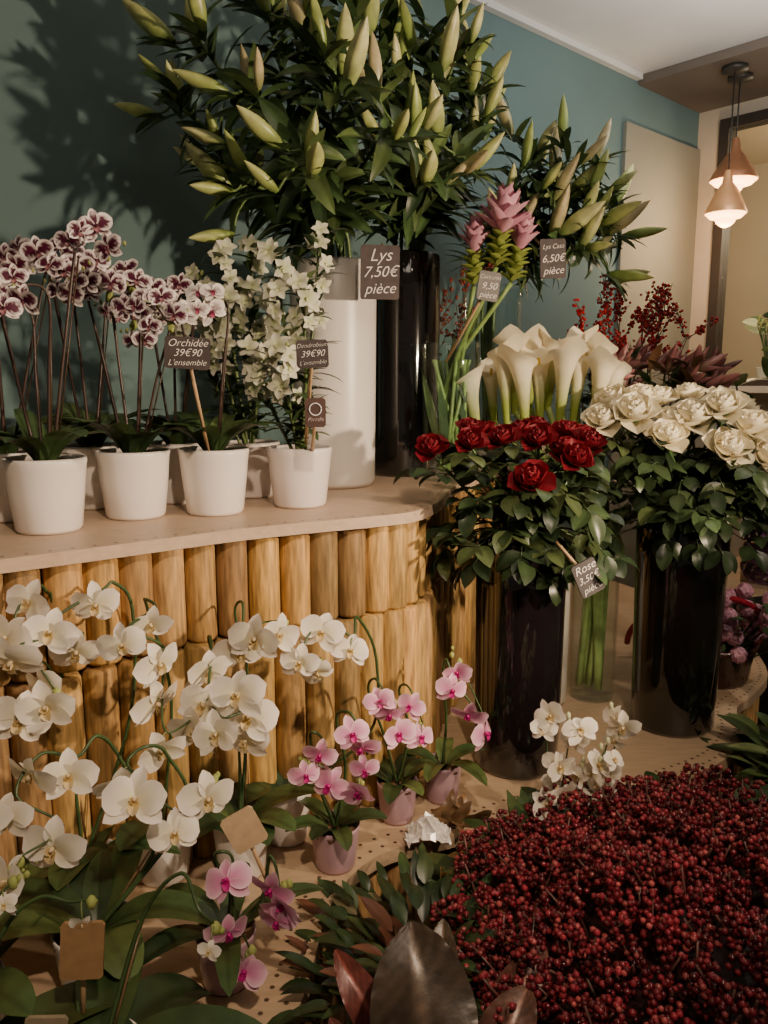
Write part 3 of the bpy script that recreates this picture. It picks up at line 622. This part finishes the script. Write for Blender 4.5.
bucket('flower_bucket',1.34,2.6,.12,-.75)
mb=MB()
for k in range(30):
    e=A(1.25+U(-.20,.3),2.5+U(-.15,.15),U(-.25,.0)); p=cr([(1.34,2.6,-1.3),(1.33,2.6,-.75),e],5); tube(mb,p,.003,STEM,0,5)
    for j in range(7): c=green()*1.6; leaf(mb,p[-1-j%5],rdir((U(-1,1),-.4,.5),.4),(0,0,1),0,L=U(.07,.12),W=.04,bend=-.7,c0=c,c1=c*1.2,rib=.3)
mb.finish('foliage_bunch',[LEAF])
def anth(x,y):
    mb=MB(); z=-.029; pr=.05; pot(mb,x,y,z,pr,.09,(.7,.68,.62))
    for k in range(22):
        a=U(0,6.28); rr=U(0,.075); e=A(x+rr*math.cos(a),y+rr*math.sin(a),z+U(.12,.34)); tube(mb,cr([(x,y,z+.07),lerp(A(x,y,z+.07),e,.5)+A(0,0,.02),e],4),.0025,(.1,.16,.05),2,4)
        w=k%2; c=A(.62,.68,.46) if w else green()*1.6
        leaf(mb,e,rdir((math.cos(a),math.sin(a),.5),.3),(-.3,-.6,1),3 if w else 2,L=.075,W=.075,bend=-.5,cup=.2,a=.6,b=.6,c0=c,c1=c,rib=.1,base=.5)
        if w: tube(mb,[e,e+A(0,-.02,.05)],.004,(.6,.55,.2),3,5)
    mb.finish('potted_anthurium',PM)
for s,d in((.24,.31),(.24,.60)): q=wallpt(s,d); anth(q[0],q[1])

# ------------------------------------------------------------ pendants
def pendant(x,y,zc,name,r=.10,col=(.45,.2,.12)):
    mb=MB()
    lathe(mb,[(.001,.0),(.05,0),(.05,-.018),(.001,-.02)],(x,y,1.261),(.03,.025,.02),1,24)
    tube(mb,[(x,y,1.25),(x,y,zc+.10)],.003,(.02,.02,.02),1,6)
    lathe(mb,[(.012,.14),(.018,.12),(.022,.09),(.045,.06),(r*.85,.0),(r,-.03),(r*.98,-.034),(r*.96,-.03),(r*.8,.0),(.02,.06)],(x,y,zc),col,0,36)
    ball(mb,(x,y,zc-.045),.045,(1,.8,.5),2,True)
    lathe(mb,[(r*.95,-.032),(r*.75,-.05),(.001,-.058)],(x,y,zc),(1,.8,.5),2,36)
    mb.finish(name,[COPPER,PLASTIC,GLOW])
pendant(1.50,3.62,.875,'pendant_lamp',.10,(.42,.20,.10)); pendant(1.435,3.52,.72,'pendant_lamp',.085,(.85,.46,.22))

# ------------------------------------------------------------ price signs
def sign(name,x,y,z,w,h,lines,ry=0,rz=0,col=(.10,.085,.085),mat=SLATE,stick=None,sz=None,mark=False):
    mb=MB(); e=.0025; k=.004
    o8=[(-w/2+k,-h/2),(w/2-k,-h/2),(w/2,-h/2+k),(w/2,h/2-k),(w/2-k,h/2),(-w/2+k,h/2),(-w/2,h/2-k),(-w/2,-h/2+k)]
    V=[(a,-e,b) for a,b in o8]+[(a,e,b) for a,b in o8]; i=np.arange(8)
    mb.add(np.array(V)-A(0,0,H),[i[None],i[None,::-1]+8,np.stack([i,(i+1)%8,(i+1)%8+8,i+8],-1)[:,::-1]],col)
    ob=mb.finish(name,[mat],False)
    off=h/2
    ob.location=(x,y,z+H-off); ob.rotation_euler=(0,math.radians(ry),math.radians(rz))
    n=len(lines)
    for q,t in enumerate(lines):
        if not t: continue
        cu=bpy.data.curves.new('lettering','FONT'); cu.body=t; cu.align_x='CENTER'; cu.align_y='CENTER'; cu.extrude=.0002; cu.shear=.35
        s=min(h/n*.98,w/(max(len(t),1)*.53)) ; cu.size=s; cu.offset=-.00025
        to=bpy.data.objects.new('lettering',cu); bpy.context.collection.objects.link(to); to.data.materials.append(CHALK); to.parent=ob
        to.location=(0,-e-.0006,h/2+(n/2-q-.5)*h/n*.92); to.rotation_euler=(pi/2,math.radians(-3),0)
    if mark:
        m2=MB(); aa=np.linspace(0,2*pi,25); tube(m2,np.stack([.011*np.cos(aa),np.full(25,-e-.001),h*.62+.011*np.sin(aa)-H],-1),.0011,(.8,.8,.8),0,5)
        r=m2.finish('round_mark',[CARD]); r.parent=ob
    if stick:
        m2=MB(); tube(m2,[(0,.004,off-H),(stick[0],.004+stick[1],stick[2]-H)],.0035,(.5,.33,.18),0,6); r=m2.finish('stick',[BOARD]); r.parent=ob
    return ob
DK=(.055,.042,.042)
sign('price_sign',-.347,1.43,.046,.078,.055,['Orchidée','39€90',"L'ensemble"],4,8,DK,stick=(.035,.12,-.16))
sign('price_sign',-.124,1.42,.044,.056,.048,['Dendrobium','39€90',"L'ensemble"],-2,4,DK,stick=(-.028,.23,-.16))
sign('price_sign',-.010,1.865,.238,.088,.118,['Lys','7,50€','pièce'],1,5,(.09,.07,.07),stick=(.01,.06,.13))
sign('price_sign',.470,2.30,.330,.076,.105,['Lys Casa','6,50€','pièce'],-3,12,(.08,.065,.065),stick=(.0,.16,.15))
sign('price_sign',.236,1.90,.212,.052,.066,['Curcuma','9,50','pièce'],8,10,(.16,.15,.14),stick=(-.03,.17,-.14))
sign('price_sign',.420,1.55,-.385,.052,.072,['Rose','3,50€','pièce'],-25,12,(.09,.08,.08),stick=(-.01,.1,.13))
sign('price_sign',-.126,1.48,-.060,.038,.053,['','Paradis'],0,4,(.08,.045,.04),mark=True,stick=(-.01,.15,-.06))
KR=(.32,.19,.09)
sign('kraft_tag',-.19,1.07,-.64,.05,.06,[''],-25,15,(.5,.36,.22),CARD,stick=(-.02,.02,-.15))
sign('kraft_tag',-.365,.86,-.675,.05,.075,[''],5,10,KR,CARD,stick=(.0,.03,-.11))
sign('kraft_tag',-.385,.78,-.725,.045,.06,[''],12,15,(.25,.2,.13),CARD,stick=(.0,.03,-.11))
sign('kraft_tag',-.43,.79,-.73,.03,.06,[''],-30,15,(.08,.06,.05),CARD,stick=(.0,.03,-.11))

# ------------------------------------------------------------ lights
def spot(loc,tgt,e,col,size,ang,blend=.5):
    l=bpy.data.lights.new('key_fill_spot','SPOT'); l.energy=e; l.color=col; l.shadow_soft_size=size; l.spot_size=math.radians(ang); l.spot_blend=blend
    o=bpy.data.objects.new('key_fill_spot',l); bpy.context.collection.objects.link(o)
    o.location=(loc[0],loc[1],loc[2]+H); o.rotation_euler=(Vector(tgt)-Vector(loc)).to_track_quat('-Z','Y').to_euler(); return o
def area(loc,tgt,e,col,sz):
    l=bpy.data.lights.new('ceiling_area_light','AREA'); l.energy=e; l.color=col; l.size=sz
    o=bpy.data.objects.new('ceiling_area_light',l); bpy.context.collection.objects.link(o)
    o.location=(loc[0],loc[1],loc[2]+H); o.rotation_euler=(Vector(tgt)-Vector(loc)).to_track_quat('-Z','Y').to_euler()
WARM=(1,.76,.52)
spot((1.45,.75,.10),(-.2,1.8,.15),172,WARM,.035,75)
spot((.35,-.35,1.15),(-.3,1.3,-.45),122,(1,.755,.54),.035,52,.7)
spot((1.0,.2,1.2),(.75,1.6,-.4),74,(1,.77,.56),.04,58,.7)
spot((.64,.35,.25),(.58,2.15,-.66),24,(1,.82,.62),.03,15,.6)  # unseen narrow spot, added to brighten the shaded glass vase and its stems
spot((1.55,1.1,.5),(1.0,2.15,-.55),32,(1,.84,.68),.04,30,.6)  # unseen small spot, added to brighten the hydrangea and pink blooms
area((.3,.6,1.25),(.3,1.6,-.4),6,(1,.84,.68),.8)
area((1.3,2.3,.9),(1.2,2.8,1.3),12,(1,.92,.86),.6)  # unseen area light facing up, added for the glow on the right ceiling
def pt(loc,e,col,r):
    l=bpy.data.lights.new('bulb','POINT'); l.energy=e; l.color=col; l.shadow_soft_size=r
    o=bpy.data.objects.new('bulb',l); bpy.context.collection.objects.link(o); o.location=(loc[0],loc[1],loc[2]+H)
pt((1.50,3.62,.72),7,(1,.68,.40),.05); pt((1.435,3.52,.58),6,(1,.68,.40),.05)
q=wallpt(.7,.7); pt((q[0],q[1],.9),24,(1,.76,.50),.15)
w=bpy.data.worlds.new('World'); bpy.context.scene.world=w; w.use_nodes=True
w.node_tree.nodes['Background'].inputs[0].default_value=(.94,.82,.70,1); w.node_tree.nodes['Background'].inputs[1].default_value=.085

# ------------------------------------------------------------ camera
cam=bpy.data.cameras.new('camera'); co=bpy.data.objects.new('camera',cam); bpy.context.collection.objects.link(co)
cam.sensor_fit='VERTICAL'; cam.sensor_height=24; cam.lens=18.75; cam.clip_start=.02
co.location=(0,0,H); co.rotation_euler=(math.radians(90-9.4),0,0)
bpy.context.scene.camera=co
